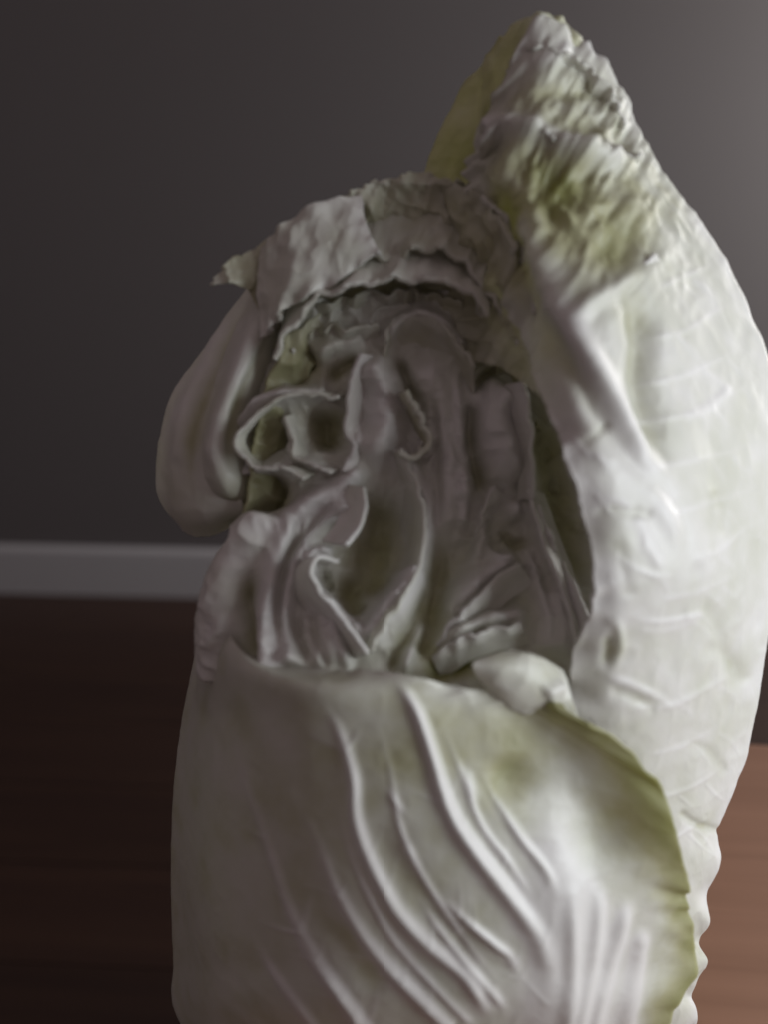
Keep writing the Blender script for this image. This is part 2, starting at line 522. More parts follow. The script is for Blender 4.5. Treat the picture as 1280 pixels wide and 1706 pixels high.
add('leaf', [[(960, 1900, -3.0), (1020, 1900, -3.0), (1060, 1890, -1.5), (1080, 1880, 0.5)],
             [(1000, 1706, -3.9), (1080, 1706, -3.9), (1130, 1706, -3.2), (1158, 1706, -2.0)],
             [(1000, 1650, -3.9), (1085, 1650, -3.9), (1125, 1650, -3.2), (1151, 1655, -2.0)],
             [(1000, 1610, -3.8), (1090, 1610, -3.8), (1140, 1612, -3.2), (1180, 1604, -2.2)],
             [(990, 1560, -3.7), (1090, 1560, -3.8), (1140, 1562, -3.0), (1166, 1570, -1.7)],
             [(985, 1520, -3.6), (1085, 1520, -3.8), (1142, 1522, -3.0), (1183, 1535, -1.9)],
             [(980, 1480, -3.6), (1080, 1480, -3.8), (1142, 1480, -3.0), (1180, 1488, -1.6)],
             [(970, 1430, -3.6), (1070, 1430, -3.8), (1142, 1430, -3.0), (1202, 1432, -1.4)],
             [(960, 1385, -3.6), (1060, 1385, -3.8), (1142, 1385, -2.9), (1196, 1386, -1.1)],
             [(950, 1330, -3.8), (1055, 1330, -4.0), (1145, 1330, -2.9), (1222, 1320, -0.9)],
             [(940, 1250, -4.4), (1050, 1250, -4.4), (1150, 1245, -3.0), (1250, 1240, -0.5)],
             [(955, 1100, -5.0), (1035, 1100, -5.2), (1150, 1095, -3.4), (1276, 1090, 0)],
             [(992, 965, -5.6), (1060, 950, -5.4), (1160, 940, -3.7), (1296, 920, 0.8)],
             [(957, 800, -5.2), (1030, 780, -4.9), (1140, 770, -2.9), (1296, 740, 1.4)],
             [(906, 672, -3.1), (985, 650, -3.8), (1110, 640, -2.1), (1284, 610, 2.2)],
             [(868, 560, -0.6), (968, 520, -2.6), (1085, 500, -1.2), (1243, 500, 2.6)],
             [(812, 410, 1.4), (920, 390, -0.8), (1050, 380, 0.0), (1188, 395, 2.8)],
             [(785, 300, 2.6), (865, 285, 0.6), (980, 270, 0.9), (1108, 285, 3.0)],
             [(796, 215, 3.2), (880, 208, 1.6), (980, 218, 1.9), (1078, 238, 3.4)],
             [(836, 140, 3.2), (900, 130, 2.6), (980, 136, 2.9), (1048, 158, 3.9)],
             [(876, 52, 3.8), (903, 26, 3.5), (940, 42, 3.6), (978, 76, 4.2)]],
    nu=200, nv=620, pig=0.17, seed=5, blister=(0.45, 11),
    ruffle={'T': (2.5, 8, 8), 'R': (0.7, 7, 12), 'L': (3.0, 9, 10)}, jag=0.45, lip=0.9, crumple=(1.5, 11, (930, 300, 210)),
    pleat=[(1.9, 34, 62, (960, 200, 150, 190)), (1.2, 19, 60, (960, 240, 150, 200)), (1.0, 30, 58, (1000, 400, 130, 110)), (2.4, 30, 60, (860, 420, 80, 170)), (1.3, 17, 60, (860, 420, 80, 170))],
    ridges=RIGHT_FINE + [(r[0], r[1], r[2] * (1.0 if abs(r[2]) > 2.4 else 0.7)) + tuple(r[3:]) for r in [([(850, 330), (885, 410), (919, 478), (972, 584), (1027, 682), (1102, 822), (1153, 912), (1180, 990)], (24, 22), 4.5, -0.4, (0.1, 0.25)),
            ([(880, 480), (940, 590), (985, 654), (1055, 757), (1130, 860), (1167, 982)], (26, 16), -4.0, 0.25, (0.2, 0.2)),
            ([(1040, 470), (1074, 558), (1069, 630), (1088, 715), (1120, 800)], 22, -4.0, 0.3, (0.2, 0.3)),
            ([(1095, 425), (1040, 470), (985, 505), (955, 550)], 15, 3.0, -0.1, (0.3, 0.3)),
            ([(800, 222), (850, 215), (905, 225), (960, 255), (1010, 265), (1070, 262)], 17, 5.5, -0.3, (0.1, 0.2)),
            ([(850, 265), (910, 285), (970, 300), (1030, 305)], 26, -2.4, 0.12, (0.3, 0.3)),
            ([(1005, 1032), (1030, 1045), (1034, 1085), (1012, 1130)], 9, 1.6, 0.15, (0.4, 0.4)), ([(1008, 1055), (1014, 1085), (1006, 1115)], 10, -1.6, 0.3, (0.3, 0.3)),
            ([(890, 120), (930, 90), (965, 70)], 14, 2.0, -0.2, (0.3, 0.3)), ([(880, 175), (950, 150), (1030, 150)], 16, -2.5, 0.15, (0.3, 0.3)),
            ([(1080, 370), (1040, 395), (990, 430)], 36, -3.0, 0.15, (0.3, 0.3)),
            ([(970, 310), (925, 325), (890, 350)], 36, -3.0, 0.2, (0.3, 0.3)),
            ([(820, 300), (870, 420), (920, 520)], 20, -3.0, 0.3, (0.2, 0.3)),
            ([(1003, 1127), (1050, 1140), (1102, 1165), (1125, 1190)], (7, 5), 1.0, -0.2, (0.2, 0.5)),
            ([(1010, 1150), (1055, 1162), (1095, 1185)], 9, -1.2, 0.1),
            ([(1064, 1034), (1116, 1036), (1177, 1020)], 4, 0.7, -0.3),
            ([(1130, 1350), (1160, 1372), (1200, 1384)], 7, -1.6, 0.2, (0.2, 0.05)),
            ([(1140, 1240), (1180, 1250), (1215, 1290)], 9, -0.8, 0.1),
            ([(1160, 1080), (1210, 1090), (1250, 1140)], 12, -0.9, 0.1),
            ([(1167, 982), (1200, 1060), (1235, 1150)], 14, -1.0, 0.1),
            ([(960, 745), (1000, 720), (1020, 700)], 7, -0.9, 0.1),
            ([(985, 860), (1030, 850), (1090, 860)], 8, -1.0, 0.1),
            ([(1130, 700), (1180, 680), (1220, 640)], 7, 0.8, -0.2),
            ([(1020, 880), (1040, 940), (1050, 1000)], 14, -1.0, 0.1),
            ([(1110, 960), (1080, 900), (1060, 860)], 12, 0.8, -0.2),
            ([(1185, 690), (1200, 800), (1210, 900)], 20, -0.9, 0.15)]],
    pig_spots=[(930, 310, 130, 0.25), (1050, 390, 80, 0.12), (930, 210, 220, 0.22), (850, 450, 110, 0.3), (1010, 400, 120, 0.2), (900, 620, 60, 0.2), (1140, 1600, 60, 0.3), (1110, 1500, 50, 0.2)],
    label='large pale smooth leaf on the right side with crinkled margin')

# ---- leaves at the back left
add('leaf', [[(470, 610, 2.0), (560, 570, 3.2), (660, 550, 3.6), (760, 550, 3.2), (840, 570, 2.4)],
             [(430, 510, 1.8), (520, 495, 2.9), (640, 460, 3.4), (750, 465, 3.1), (850, 490, 2.4)],
             [(405, 475, 1.6), (500, 410, 2.6), (620, 380, 3.1), (730, 380, 3.0), (840, 410, 2.4)],
             [(345, 472, 1.8), (452, 395, 2.6), (560, 335, 3.0), (680, 292, 3.2), (800, 312, 2.7)]],
    ruffle={'T': (3.2, 16, 8)}, pig=0.55, seed=8, nu=230, nv=190, pleat=[(1.8, 27, 62, (680, 400, 220, 130)), (0.9, 15, 60, (680, 400, 220, 130))], crumple=(2.2, 13), blister=(0.6, 8),
    label='frilled leaf at the back left of the open top')
add('leaf', [[(430, 560, 1.0), (490, 505, 0.8), (560, 468, 0.8), (628, 415, 1.0)],
             [(425, 490, 1.6), (485, 435, 1.3), (550, 400, 1.3), (612, 375, 1.6)],
             [(436, 415, 2.2), (488, 362, 2.0), (548, 336, 2.1), (600, 325, 2.4)]],
    thick=1.8, jag=0.4, ruffle={'T': (2.0, 10, 10), 'B': (2.4, 9, 10), 'R': (1.4, 6, 10)}, pig=0.34, seed=12, crumple=(0.7, 14), pleat=[(1.5, 34, 66, (530, 420, 130, 110))], nu=110, nv=120, lip=0.8, blister=(0.8, 8))

# ---- leaves cupping the left
add('leaf', [[(300, 886, 2.4), (325, 896, 1.6), (360, 893, 1.2), (400, 876, 1.6)],
             [(264, 830, 2.6), (298, 848, 0.9), (345, 855, 0.3), (405, 845, 0.2)],
             [(264, 735, 2.9), (295, 740, 1.3), (335, 745, 0.8), (390, 750, 1.0)],
             [(292, 648, 3.1), (325, 650, 2.0), (365, 655, 1.5), (420, 660, 1.9)],
             [(358, 560, 3.4), (385, 570, 2.4), (410, 580, 2.0), (450, 590, 2.4)],
             [(420, 460, 3.6), (445, 470, 2.7), (465, 480, 2.5), (490, 490, 2.7)]],
    pig=0.3, seed=14, nu=80, nv=130, ruffle={'B': (0.8, 6, 9), 'T': (1, 8, 9)}, blister=(0.35, 10), crumple=(0.35, 14),
    ridges=[([(415, 480), (350, 590), (305, 690), (292, 800)], 12, 1.2, -0.2, (0.3, 0.3)), ([(440, 490), (370, 600), (320, 720), (312, 850)], 10, -1.5, 0.25, (0.3, 0.3))],
    label='dim outermost leaf cupping the left side')
add('leaf', [[(352, 858, 1.9), (390, 866, 1.1), (430, 850, 1.0), (462, 828, 1.7)],
             [(328, 790, 1.3), (357, 800, -0.1), (390, 805, -0.1), (440, 795, 1.3)],
             [(333, 700, 1.6), (362, 702, 0.4), (395, 700, 0.7), (436, 690, 2.3)],
             [(375, 590, 2.3), (405, 595, 1.3), (435, 600, 1.6), (472, 600, 3.1)],
             [(420, 490, 3.1), (450, 498, 2.2), (482, 505, 2.4), (522, 510, 3.5)],
             [(455, 420, 3.7), (480, 425, 3.1), (506, 432, 3.1), (540, 440, 3.7)]],
    pig=0.3, seed=15, nu=80, nv=130, ruffle={'R': (1.8, 6, 8)}, blister=(0.3, 10), crumple=(0.4, 13), edge_pig={'R': (0.4, 8), 'B': (0.4, 12)},
    ridges=[([(452, 500), (395, 610), (358, 720), (350, 800)], 12, 1.4, -0.2, (0.3, 0.3)), ([(470, 520), (420, 620), (385, 720), (380, 800)], 10, -1.6, 0.2, (0.3, 0.3))],
    label='second leaf curling inside the outermost left one')

# ---- inside of the head
add('leaf', [[(400, 930, -0.6), (560, 930, 1.2), (700, 930, 1.6), (960, 960, 0.2)],
             [(410, 820, -0.2), (560, 800, 1.8), (700, 780, 2.2), (930, 800, 0.8)],
             [(430, 700, 0.5), (560, 690, 2.2), (700, 670, 2.4), (890, 690, 1.4)],
             [(475, 560, 1.2), (560, 508, 2.2), (680, 486, 2.6), (820, 540, 1.8)]],
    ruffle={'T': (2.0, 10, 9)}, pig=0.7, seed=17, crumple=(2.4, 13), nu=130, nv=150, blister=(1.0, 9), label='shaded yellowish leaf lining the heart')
# frilled heart leaves
rim('leaf', [(795, 420, 1.8), (800, 480, 1.5), (815, 530, 1.2), (850, 575, 1.0), (885, 610, 0.6), (925, 650, 0.2)], (-10, 60, 0.9), cab, LEAF, pig=0.5, seed=33, ruffle={'T': (2.4, 9, 7)})
rim('leaf', [(672, 655, -0.4), (692, 690, -0.7), (713, 738, -0.9), (692, 756, -1.2), (668, 748, -1.2)], (-12, 6, 1.4), cab, LEAF, pig=0.45, seed=37, ruffle={'T': (1.0, 4, 7)}, thick=2)
# the front heart leaf with its cavity
# right of the heart
add('leaf', [[(822, 1160, -6.3), (860, 1186, -6.3), (905, 1196, -6.0), (965, 1196, -5.3)],
             [(796, 1130, -6.6), (845, 1148, -6.7), (900, 1158, -6.4), (955, 1168, -5.7)],
             [(788, 1112, -6.7), (840, 1114, -6.7), (895, 1122, -6.3), (948, 1140, -5.5)],
             [(792, 1100, -6.5), (840, 1092, -6.2), (892, 1096, -5.9), (940, 1118, -5.1)],
             [(806, 1094, -6.0), (842, 1084, -5.6), (888, 1088, -5.2), (932, 1108, -4.6)]],
    pig=0.3, seed=43, nu=70, nv=50, blister=(0.4, 9), ruffle={'T': (0.7, 4, 9), 'B': (0.7, 4, 9)}, lip=0.8,
    ridges=[([(905, 1160), (925, 1148), (940, 1145)], 12, 2.2, -0.2)], label='small folded leaf tip catching the light')

# ---- frilled leaves filling the heart and the crown
add('leaf', [[(690, 620, 3.2), (770, 600, 1.4), (850, 620, 0.2), (925, 680, -1.2)],
             [(690, 500, 3.6), (770, 500, 1.8), (840, 540, 0.3), (905, 620, -0.9)],
             [(700, 400, 4.2), (770, 380, 2.2), (830, 430, 0.6), (890, 540, -0.4)],
             [(705, 320, 4.4), (770, 310, 2.6), (820, 350, 1.0), (870, 440, 0.2)]],
    pig=0.55, seed=53, nu=150, nv=170, pleat=[(1.8, 24, 62, (800, 450, 140, 190))], crumple=(1.8, 9), ruffle={'T': (2.5, 9, 8), 'R': (2.5, 8, 8), 'L': (2.0, 8, 8)}, lip=0.8)
# ---- the folded heart leaves, grown into each other
HEART = [[(335, 1190, 0.0), (380, 1190, -2.4), (520, 1190, -5.9), (700, 1195, -6.0), (850, 1200, -5.2), (985, 1210, -3.0)],
         [(332, 1100, -0.8), (375, 1100, -3.0), (510, 1100, -5.2), (690, 1100, -5.3), (850, 1100, -4.7), (998, 1100, -3.4)],
         [(340, 1000, -1.0), (385, 1000, -3.1), (510, 1000, -4.2), (690, 1000, -4.2), (850, 1000, -3.7), (1020, 1000, -3.0)],
         [(385, 905, -0.8), (425, 900, -2.2), (520, 900, -3.0), (690, 900, -3.0), (850, 900, -2.6), (1010, 900, -2.0)],
         [(420, 830, -0.6), (470, 810, -1.5), (540, 800, -1.9), (690, 800, -1.8), (840, 800, -1.6), (985, 800, -1.2)],
         [(400, 740, 0.0), (460, 710, -0.7), (550, 700, -0.8), (690, 700, -0.6), (830, 700, -0.5), (960, 700, -0.2)],
         [(440, 620, 0.8), (490, 605, 0.3), (570, 600, 0.3), (690, 600, 0.4), (820, 605, 0.5), (930, 610, 0.6)],
         [(470, 530, 1.8), (510, 510, 1.4), (580, 495, 1.5), (690, 490, 1.6), (810, 500, 1.5), (900, 510, 1.6)]]
FOLDS = [
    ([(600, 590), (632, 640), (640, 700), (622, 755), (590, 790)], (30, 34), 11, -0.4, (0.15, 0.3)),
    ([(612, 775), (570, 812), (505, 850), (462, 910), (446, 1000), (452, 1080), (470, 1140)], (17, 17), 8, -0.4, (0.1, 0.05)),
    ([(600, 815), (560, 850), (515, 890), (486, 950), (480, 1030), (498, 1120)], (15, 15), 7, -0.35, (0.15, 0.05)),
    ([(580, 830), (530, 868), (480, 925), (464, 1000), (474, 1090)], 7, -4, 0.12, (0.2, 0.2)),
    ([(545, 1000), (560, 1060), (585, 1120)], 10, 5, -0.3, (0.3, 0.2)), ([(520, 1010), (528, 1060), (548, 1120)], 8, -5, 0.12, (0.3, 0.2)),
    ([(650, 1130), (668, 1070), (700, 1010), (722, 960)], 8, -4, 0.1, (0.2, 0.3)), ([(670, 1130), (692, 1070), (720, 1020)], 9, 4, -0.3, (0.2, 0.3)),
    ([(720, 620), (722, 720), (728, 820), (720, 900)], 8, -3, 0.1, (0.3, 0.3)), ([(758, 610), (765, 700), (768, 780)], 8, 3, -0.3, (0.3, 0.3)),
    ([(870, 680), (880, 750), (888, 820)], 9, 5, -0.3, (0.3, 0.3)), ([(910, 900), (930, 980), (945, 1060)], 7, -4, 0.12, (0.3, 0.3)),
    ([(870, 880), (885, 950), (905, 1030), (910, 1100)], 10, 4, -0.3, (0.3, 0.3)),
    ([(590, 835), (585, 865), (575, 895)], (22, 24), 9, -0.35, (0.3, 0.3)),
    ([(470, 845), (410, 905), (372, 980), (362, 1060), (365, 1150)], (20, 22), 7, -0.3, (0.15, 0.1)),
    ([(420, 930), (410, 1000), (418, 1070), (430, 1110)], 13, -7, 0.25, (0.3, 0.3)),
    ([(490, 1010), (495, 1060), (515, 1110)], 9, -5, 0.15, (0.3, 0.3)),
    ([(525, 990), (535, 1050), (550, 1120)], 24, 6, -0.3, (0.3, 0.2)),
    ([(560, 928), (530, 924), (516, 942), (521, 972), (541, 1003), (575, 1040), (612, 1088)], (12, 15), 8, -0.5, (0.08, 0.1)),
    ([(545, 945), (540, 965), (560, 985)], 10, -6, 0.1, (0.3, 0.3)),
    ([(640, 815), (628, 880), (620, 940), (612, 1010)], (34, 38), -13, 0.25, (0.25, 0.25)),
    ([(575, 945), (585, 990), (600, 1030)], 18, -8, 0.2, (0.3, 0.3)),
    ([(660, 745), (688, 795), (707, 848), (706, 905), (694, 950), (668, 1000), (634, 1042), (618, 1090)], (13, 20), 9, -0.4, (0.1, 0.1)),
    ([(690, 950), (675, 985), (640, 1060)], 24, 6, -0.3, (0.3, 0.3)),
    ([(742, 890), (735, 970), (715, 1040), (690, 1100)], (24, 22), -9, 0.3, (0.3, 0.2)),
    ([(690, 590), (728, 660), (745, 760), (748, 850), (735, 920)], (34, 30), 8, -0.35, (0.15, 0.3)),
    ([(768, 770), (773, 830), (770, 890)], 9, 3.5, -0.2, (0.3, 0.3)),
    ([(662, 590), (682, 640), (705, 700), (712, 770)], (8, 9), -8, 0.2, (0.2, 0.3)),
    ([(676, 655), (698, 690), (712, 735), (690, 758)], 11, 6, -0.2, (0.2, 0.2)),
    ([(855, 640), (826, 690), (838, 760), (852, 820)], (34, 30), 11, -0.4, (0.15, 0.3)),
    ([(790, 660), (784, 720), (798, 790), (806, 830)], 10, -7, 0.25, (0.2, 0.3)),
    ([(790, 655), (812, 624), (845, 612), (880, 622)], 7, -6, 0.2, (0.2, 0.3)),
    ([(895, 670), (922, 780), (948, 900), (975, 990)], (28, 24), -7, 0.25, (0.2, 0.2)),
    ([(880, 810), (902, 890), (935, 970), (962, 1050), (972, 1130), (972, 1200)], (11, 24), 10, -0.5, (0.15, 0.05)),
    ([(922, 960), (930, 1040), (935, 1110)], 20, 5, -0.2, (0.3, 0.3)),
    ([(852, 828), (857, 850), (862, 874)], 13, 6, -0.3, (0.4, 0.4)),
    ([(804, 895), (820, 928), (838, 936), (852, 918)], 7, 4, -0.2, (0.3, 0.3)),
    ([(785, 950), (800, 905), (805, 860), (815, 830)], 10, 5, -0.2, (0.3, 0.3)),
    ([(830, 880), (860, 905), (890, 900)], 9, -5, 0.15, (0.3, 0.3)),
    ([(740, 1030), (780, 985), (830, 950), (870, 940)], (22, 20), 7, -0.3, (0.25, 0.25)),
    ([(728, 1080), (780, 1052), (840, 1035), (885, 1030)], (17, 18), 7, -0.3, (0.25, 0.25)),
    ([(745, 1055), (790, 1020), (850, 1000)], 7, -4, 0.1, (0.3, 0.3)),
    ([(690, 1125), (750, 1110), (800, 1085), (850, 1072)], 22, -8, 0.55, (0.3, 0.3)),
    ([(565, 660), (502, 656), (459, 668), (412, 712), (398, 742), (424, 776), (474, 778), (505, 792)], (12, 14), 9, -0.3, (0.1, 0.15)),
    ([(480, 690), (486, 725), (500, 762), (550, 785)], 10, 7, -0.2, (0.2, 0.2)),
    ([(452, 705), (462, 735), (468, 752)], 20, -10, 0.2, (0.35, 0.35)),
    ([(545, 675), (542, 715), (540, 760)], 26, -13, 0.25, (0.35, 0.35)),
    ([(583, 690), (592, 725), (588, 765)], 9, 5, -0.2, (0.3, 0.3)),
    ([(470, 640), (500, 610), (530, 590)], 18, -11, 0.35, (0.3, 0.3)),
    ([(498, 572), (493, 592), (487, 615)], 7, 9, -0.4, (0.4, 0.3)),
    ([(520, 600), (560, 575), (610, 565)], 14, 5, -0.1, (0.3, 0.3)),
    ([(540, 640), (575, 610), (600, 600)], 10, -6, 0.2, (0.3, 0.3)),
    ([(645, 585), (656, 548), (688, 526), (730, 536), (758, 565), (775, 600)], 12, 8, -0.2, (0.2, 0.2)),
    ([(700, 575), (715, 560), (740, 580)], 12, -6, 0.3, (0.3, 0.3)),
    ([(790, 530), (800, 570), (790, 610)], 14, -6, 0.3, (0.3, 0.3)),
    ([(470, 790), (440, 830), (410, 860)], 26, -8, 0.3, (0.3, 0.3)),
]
HEART = [[(x + (35 if j == 5 and i > 1 else 0), y, Y + (0.0, 0.6, 1.3, 1.6, 1.6, 1.5, 1.2, 0.7)[i] * (0.25 if i < 4 and j < 2 else 1.0)) for j, (x, y, Y) in enumerate(r)] for i, r in enumerate(HEART)]
FOLDS = [(f[0], f[1], f[2] * (1.05 if f[2] > 0 else 0.9), f[3] * (1.3 if f[3] > 0 else 0.9)) + tuple(f[4:]) for f in FOLDS]  # deeper recess pigment and paler ridges: fold shading put into the colour
add('leaf', HEART, nu=300, nv=340, pig=0.34, seed=60, blister=(0.4, 9), crumple=(1.1, 7), pleat=[(1.0, 26, 60, (640, 560, 220, 90)), (0.9, 24, 78, (780, 850, 170, 260)), (0.7, 26, 70, (500, 1000, 150, 150))], thick=1.5,
    ruffle={'T': (3.0, 10, 7), 'R': (1.2, 5, 8)}, ridges=FOLDS, label='folded heart leaves with curled pale rims inside the open top')

# thin frilled margins standing out of the folds
rim('leaf', [(880, 815, -1.0), (902, 885, -1.8), (932, 960, -2.7), (958, 1040, -3.7), (972, 1120, -4.6)], (30, 6, 1.0), cab, LEAF, pig=0.2, seed=81, ruffle={'T': (0.9, 4, 9)}, edge=-0.1, lip=0.6, label='pale stalk edge running down the right of the heart')
rim('leaf', [(868, 636, -0.2), (880, 700, -0.6), (886, 770, -1.0), (884, 830, -1.3)], (-24, 4, 1.0), cab, LEAF, pig=0.15, seed=82, ruffle={'T': (1.2, 5, 9)}, edge=-0.1, lip=0.5)
rim('leaf', [(606, 590, 0.6), (585, 640, 0.2), (580, 700, -0.2), (590, 750, -0.6), (575, 785, -1.0)], (34, 4, 0.8), cab, LEAF, pig=0.15, seed=83, ruffle={'T': (1.2, 5, 9)}, edge=-0.1, lip=0.5)
rim('leaf', [(606, 812, -1.6), (610, 845, -2.2), (600, 880, -2.8), (575, 908, -3.3)], (-40, -8, 0.8), cab, LEAF, pig=0.15, seed=84, ruffle={'T': (0.9, 5, 9)}, edge=-0.1, lip=0.6)
rim('leaf', [(462, 600, 0.6), (478, 552, 0.6), (520, 512, 0.6), (580, 484, 0.7), (640, 468, 0.8), (700, 464, 0.8), (765, 482, 0.5), (815, 530, 0.1)], (6, -66, 2.2), cab, LEAF, pig=0.38, seed=90, ruffle={'T': (2.6, 8, 9)}, edge=-0.12, lip=0.8, nu=180, nv=50, pleat=[(1.2, 24, 66, (640, 450, 220, 90))], label='curly cream fringe hanging over the opening')
rim('leaf', [(560, 440, 1.6), (620, 425, 1.6), (680, 414, 1.6), (740, 420, 1.5), (790, 450, 1.2), (835, 510, 0.5), (870, 570, 0.0)], (10, -78, 2.0), cab, LEAF, pig=0.4, seed=91, ruffle={'T': (2.8, 9, 8)}, edge=-0.12, lip=0.8, nu=170, nv=50, pleat=[(1.4, 24, 64, (760, 430, 160, 110))])
rim('leaf', [(798, 234, 1.9), (830, 214, 1.4), (880, 214, 0.9), (930, 234, 0.9), (980, 256, 1.1), (1030, 262, 1.5), (1068, 256, 2.3)], (6, 60, 1.1), cab, LEAF, pig=0.5, seed=92, ruffle={'T': (3.4, 9, 8)}, edge=-0.3, lip=0.6, nu=190, nv=56, pleat=[(1.4, 22, 62, (940, 250, 180, 80))], label='ruffled pale yellow margin below the tip')
rim('leaf', [(1094, 426, -0.2), (1060, 448, -0.9), (1020, 478, -1.5), (985, 508, -2.0), (955, 550, -2.4)], (26, 46, 0.9), cab, LEAF, pig=0.35, seed=93, ruffle={'T': (2.6, 8, 8)}, edge=-0.25, lip=0.6, nu=120, nv=50)
rim('leaf', [(884, 72, 3.3), (930, 78, 2.9), (975, 105, 2.8), (1012, 150, 2.9), (1042, 208, 2.8)], (-26, 54, 0.9), cab, LEAF, pig=0.55, seed=94, ruffle={'T': (3.0, 9, 8)}, edge=-0.3, lip=0.6, nu=160, nv=56, pleat=[(1.3, 22, 62, (960, 140, 120, 110))])
rim('leaf', [(806, 318, 1.4), (838, 352, 0.9), (866, 402, 0.2), (884, 450, -0.4), (900, 520, -1.2)], (34, 20, 0.9), cab, LEAF, pig=0.4, seed=95, ruffle={'T': (2.8, 8, 8)}, edge=-0.2, lip=0.6, nu=140, nv=50)
RK = dict(edge=-0.1, lip=0.5, thick=1.0)
rim('leaf', [(664, 750, -0.9), (688, 797, -1.5), (707, 848, -2.3), (708, 905, -3.0), (696, 952, -3.7), (668, 1002, -4.4), (634, 1044, -5.0), (620, 1086, -5.4)], (-42, 6, 2.0), cab, LEAF, pig=0.35, seed=70, ruffle={'T': (1.5, 5, 8)}, label='frilled margin rising on the right of the deep hollow', **RK)
rim('leaf', [(566, 930, -3.0), (534, 922, -3.5), (515, 942, -4.1), (520, 973, -4.5), (541, 1004, -4.8), (575, 1042, -5.2), (610, 1090, -5.6)], (-34, 14, 1.6), cab, LEAF, pig=0.15, seed=71, ruffle={'T': (1.0, 4, 8)}, label='pale curled lip on the left of the deep hollow', **RK)
rim('leaf', [(565, 662, 0.2), (502, 657, 0.1), (459, 669, 0.0), (412, 713, -0.3), (398, 742, -0.6), (424, 776, -1.0), (474, 778, -1.2), (508, 792, -1.4)], (26, -6, 1.5), cab, LEAF, pig=0.35, seed=72, ruffle={'T': (1.4, 5, 8)}, **RK)
rim('leaf', [(480, 692, 0.0), (486, 722, -0.3), (500, 760, -0.7), (552, 786, -1.1)], (24, -8, 1.4), cab, LEAF, pig=0.35, seed=73, ruffle={'T': (1.2, 5, 7)}, **RK)
rim('leaf', [(462, 600, 1.6), (490, 565, 1.6), (540, 548, 1.5), (590, 552, 1.3), (630, 545, 1.3)], (8, 50, 0.9), cab, LEAF, pig=0.45, seed=74, ruffle={'T': (2.4, 7, 7)}, **RK)
rim('leaf', [(640, 590, 1.0), (652, 548, 1.1), (690, 522, 1.3), (730, 534, 1.2), (762, 562, 0.9), (790, 605, 0.6)], (2, 55, 0.6), cab, LEAF, pig=0.4, seed=75, ruffle={'T': (2.4, 7, 6)}, **RK)
rim('leaf', [(500, 520, 2.0), (560, 500, 2.1), (630, 490, 2.0), (700, 486, 2.0), (770, 500, 1.6)], (4, 45, 0.5), cab, LEAF, pig=0.5, seed=76, ruffle={'T': (2.4, 8, 7)}, **RK)
rim('leaf', [(672, 652, 0.4), (694, 690, 0.1), (714, 736, -0.2), (690, 758, -0.6)], (-16, 6, 1.2), cab, LEAF, pig=0.4, seed=77, ruffle={'T': (1.2, 4, 6)}, **RK)
rim('leaf', [(730, 1078, -4.2), (752, 1040, -4.0), (790, 1000, -3.6), (832, 962, -3.1), (868, 940, -2.6)], (26, 34, 0.5), cab, LEAF, pig=0.2, seed=78, ruffle={'T': (1.2, 5, 9)}, **RK)
rim('leaf', [(722, 1100, -4.6), (762, 1072, -4.6), (812, 1052, -4.4), (870, 1040, -4.0)], (14, 34, 0.4), cab, LEAF, pig=0.25, seed=79, ruffle={'T': (1.2, 5, 9)}, **RK)
rim('leaf', [(782, 960, -2.0), (792, 905, -1.6), (802, 850, -1.2), (826, 815, -1.0)], (34, 14, 0.8), cab, LEAF, pig=0.25, seed=80, ruffle={'T': (1.6, 5, 7)}, **RK)

# ---- front leaf with its fan of veins
FRONT = [[(450, 1870, 0), (500, 1900, -3.6), (620, 1930, -5.8), (760, 1940, -6.2), (900, 1930, -5.4), (980, 1900, -3.6), (1030, 1860, -1)],
         [(300, 1706, 1), (370, 1706, -4.5), (520, 1706, -7.6), (700, 1706, -8.6), (850, 1706, -8.4), (980, 1706, -7.2), (1112, 1706, -5.2)],
         [(288, 1600, 1), (360, 1600, -4.5), (520, 1600, -7.6), (700, 1600, -8.6), (860, 1600, -8.5), (1000, 1600, -7.2), (1160, 1605, -4.9)],
         [(285, 1500, 1), (360, 1500, -4.4), (520, 1500, -7.5), (690, 1500, -8.5), (850, 1500, -8.3), (1000, 1500, -7.2), (1150, 1500, -5.6)],
         [(285, 1400, 1), (360, 1400, -4.2), (515, 1400, -7.3), (680, 1400, -8.2), (830, 1400, -7.9), (980, 1400, -6.8), (1130, 1400, -6.6)],
         [(290, 1300, 1), (360, 1300, -4.0), (510, 1300, -7.0), (670, 1300, -7.8), (820, 1300, -7.2), (960, 1300, -6.2), (1094, 1306, -6.9)],
         [(303, 1200, 1), (365, 1200, -3.8), (500, 1200, -6.8), (660, 1200, -7.4), (800, 1210, -6.8), (905, 1212, -6.1), (1006, 1224, -6.8)],
         [(322, 1105, 1), (370, 1105, -3.7), (485, 1135, -6.5), (655, 1145, -7.0), (770, 1165, -6.7), (870, 1178, -6.2), (950, 1184, -6.5)],
         [(336, 1010, 2), (368, 1020, -1.8), (430, 1098, -3.8), (655, 1122, -6.6), (770, 1146, -6.5), (868, 1160, -6.1), (938, 1172, -6.3)]]
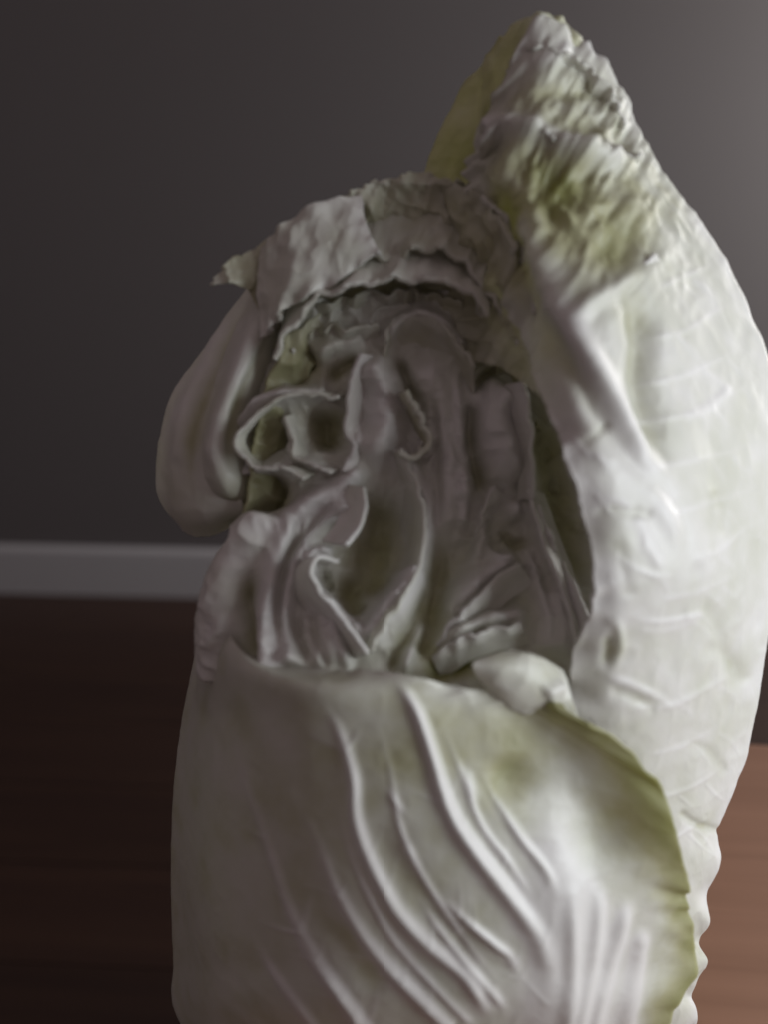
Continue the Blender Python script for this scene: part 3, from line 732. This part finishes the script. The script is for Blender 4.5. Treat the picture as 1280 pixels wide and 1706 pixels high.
VEINS = [([(532, 1162), (565, 1219), (588, 1294), (593, 1359), (612, 1420), (658, 1509), (710, 1570), (776, 1627), (822, 1702)], (7, 12), 2.3, -0.8, (0.3, 0.1)),
         ([(658, 1130), (691, 1181), (719, 1261), (733, 1312), (757, 1369), (799, 1430), (860, 1509), (893, 1560), (908, 1620), (905, 1706)], (8, 17), 3.2, -0.9, (0.15, 0.4)),
         ([(447, 1252), (522, 1388), (560, 1481), (602, 1552), (649, 1612), (705, 1669), (752, 1716)], (7, 12), 2.0, -0.8, (0.7, 0.02)),
         ([(485, 1537), (513, 1589), (550, 1636), (597, 1702), (620, 1740)], (6, 11), 1.9, -0.8, (0.5, 0.02)),
         ([(729, 1491), (776, 1533), (822, 1570), (850, 1594), (870, 1640)], (5, 9), 1.9, -0.8, (0.4, 0.5)),
         ([(380, 1180), (410, 1300), (450, 1420), (490, 1530), (560, 1640), (620, 1720)], (6, 8), 0.8, -0.35, (0.5, 0.1)),
         ([(420, 1560), (470, 1640), (530, 1720)], (5, 8), 1.0, -0.5, (0.5, 0.02)),
         ([(620, 1180), (650, 1280), (668, 1380), (710, 1470), (770, 1560), (850, 1660)], (4, 7), 0.9, -0.45, (0.5, 0.3)),
         ([(560, 1300), (575, 1390), (610, 1480), (660, 1570), (740, 1660), (800, 1720)], (4, 7), 0.8, -0.4, (0.5, 0.1)),
         ([(735, 1200), (770, 1290), (800, 1370), (850, 1440), (895, 1510)], (4, 7), 0.9, -0.4, (0.4, 0.3)),
         ([(690, 1490), (740, 1560), (800, 1630), (850, 1690)], (5, 8), 1.2, -0.5, (0.4, 0.2)),
         ([(640, 1305), (660, 1335), (686, 1370)], 5, 0.7, -0.4, (0.5, 0.5)), ([(674, 1400), (682, 1416), (692, 1436)], 6, 0.6, -0.4, (0.5, 0.5)),
         ([(792, 1266), (835, 1345), (867, 1397), (905, 1448), (925, 1500)], (5, 8), 1.6, -0.5, (0.5, 0.4)),
         ([(774, 1270), (784, 1310), (792, 1345)], 7, 0.9, -0.3, (0.5, 0.5))]
RIBS = [([(930, 1200), (926, 1300), (928, 1425), (945, 1550), (942, 1706), (930, 1850)], (30, 70), 4.2, -0.7, (0.75, 0.05)),  # long taper also holds back white: upper midrib's shade put into pigment
        ([(947, 1460), (944, 1580), (938, 1706), (930, 1800)], (11, 13), 1.6, -0.1, (0.25, 0.05)),
        ([(1002, 1465), (985, 1570), (970, 1640), (945, 1760)], (11, 13), 1.8, -0.5, (0.2, 0.05)),
        ([(1050, 1490), (1025, 1570), (1005, 1630), (970, 1760)], (12, 13), 2.0, -0.5, (0.2, 0.05)),
        ([(1072, 1540), (1060, 1620), (1040, 1720)], (12, 16), 1.6, -0.5, (0.2, 0.05)),
        ([(1030, 1320), (1010, 1380), (1030, 1450)], 55, -3.5, 0.05, (0.4, 0.4)),
        ([(850, 1250), (852, 1300), (862, 1350)], 34, -3.0, 0.15, (0.4, 0.5)),
        ([(620, 1340), (660, 1440), (730, 1530), (800, 1610)], (20, 26), -1.2, 0.1, (0.3, 0.2)),
        ([(500, 1440), (560, 1560), (640, 1660)], 20, -0.8, 0.1)]
FINE = []
frng = np.random.default_rng(11)
for vn in VEINS[:6]:
    L0 = catmull(np.array(vn[0], float), 40)
    for k in np.sort(frng.integers(3, 38, 5)):
        p, d = L0[k], L0[min(k + 1, 39)] - L0[max(k - 1, 0)]
        d = d / (np.hypot(*d) + 1e-6)
        for sg in (-1, 1):
            nrm = np.array([-d[1], d[0]]) * sg
            ln = frng.uniform(45, 110)
            e1 = p + nrm * ln * 0.35 - d * ln * 0.3
            e2 = p + nrm * ln * 0.75 - d * ln * 0.75
            FINE.append(([tuple(p), tuple(e1), tuple(e2)], (3.6, 2.4), frng.uniform(0.10, 0.26), -0.10, (0.05, 0.8)))
add('leaf', FRONT, nu=230, nv=260, pig=0.34, seed=44, blister=(0.28, 10), thick=1.2, lip=0.0,
    ruffle={'T': (0.9, 6, 9), 'R': (2.2, 11, 15)}, jag=0.5, edge_pig={'R': (0.62, 14)}, ridges=VEINS + RIBS + FINE,
    pig_spots=[(850, 1290, 70, 0.2), (1050, 1380, 60, 0.1), (680, 1230, 150, 0.15), (850, 1220, 120, 0.1)],
    label='broad front leaf with pale veins fanning from a white midrib')
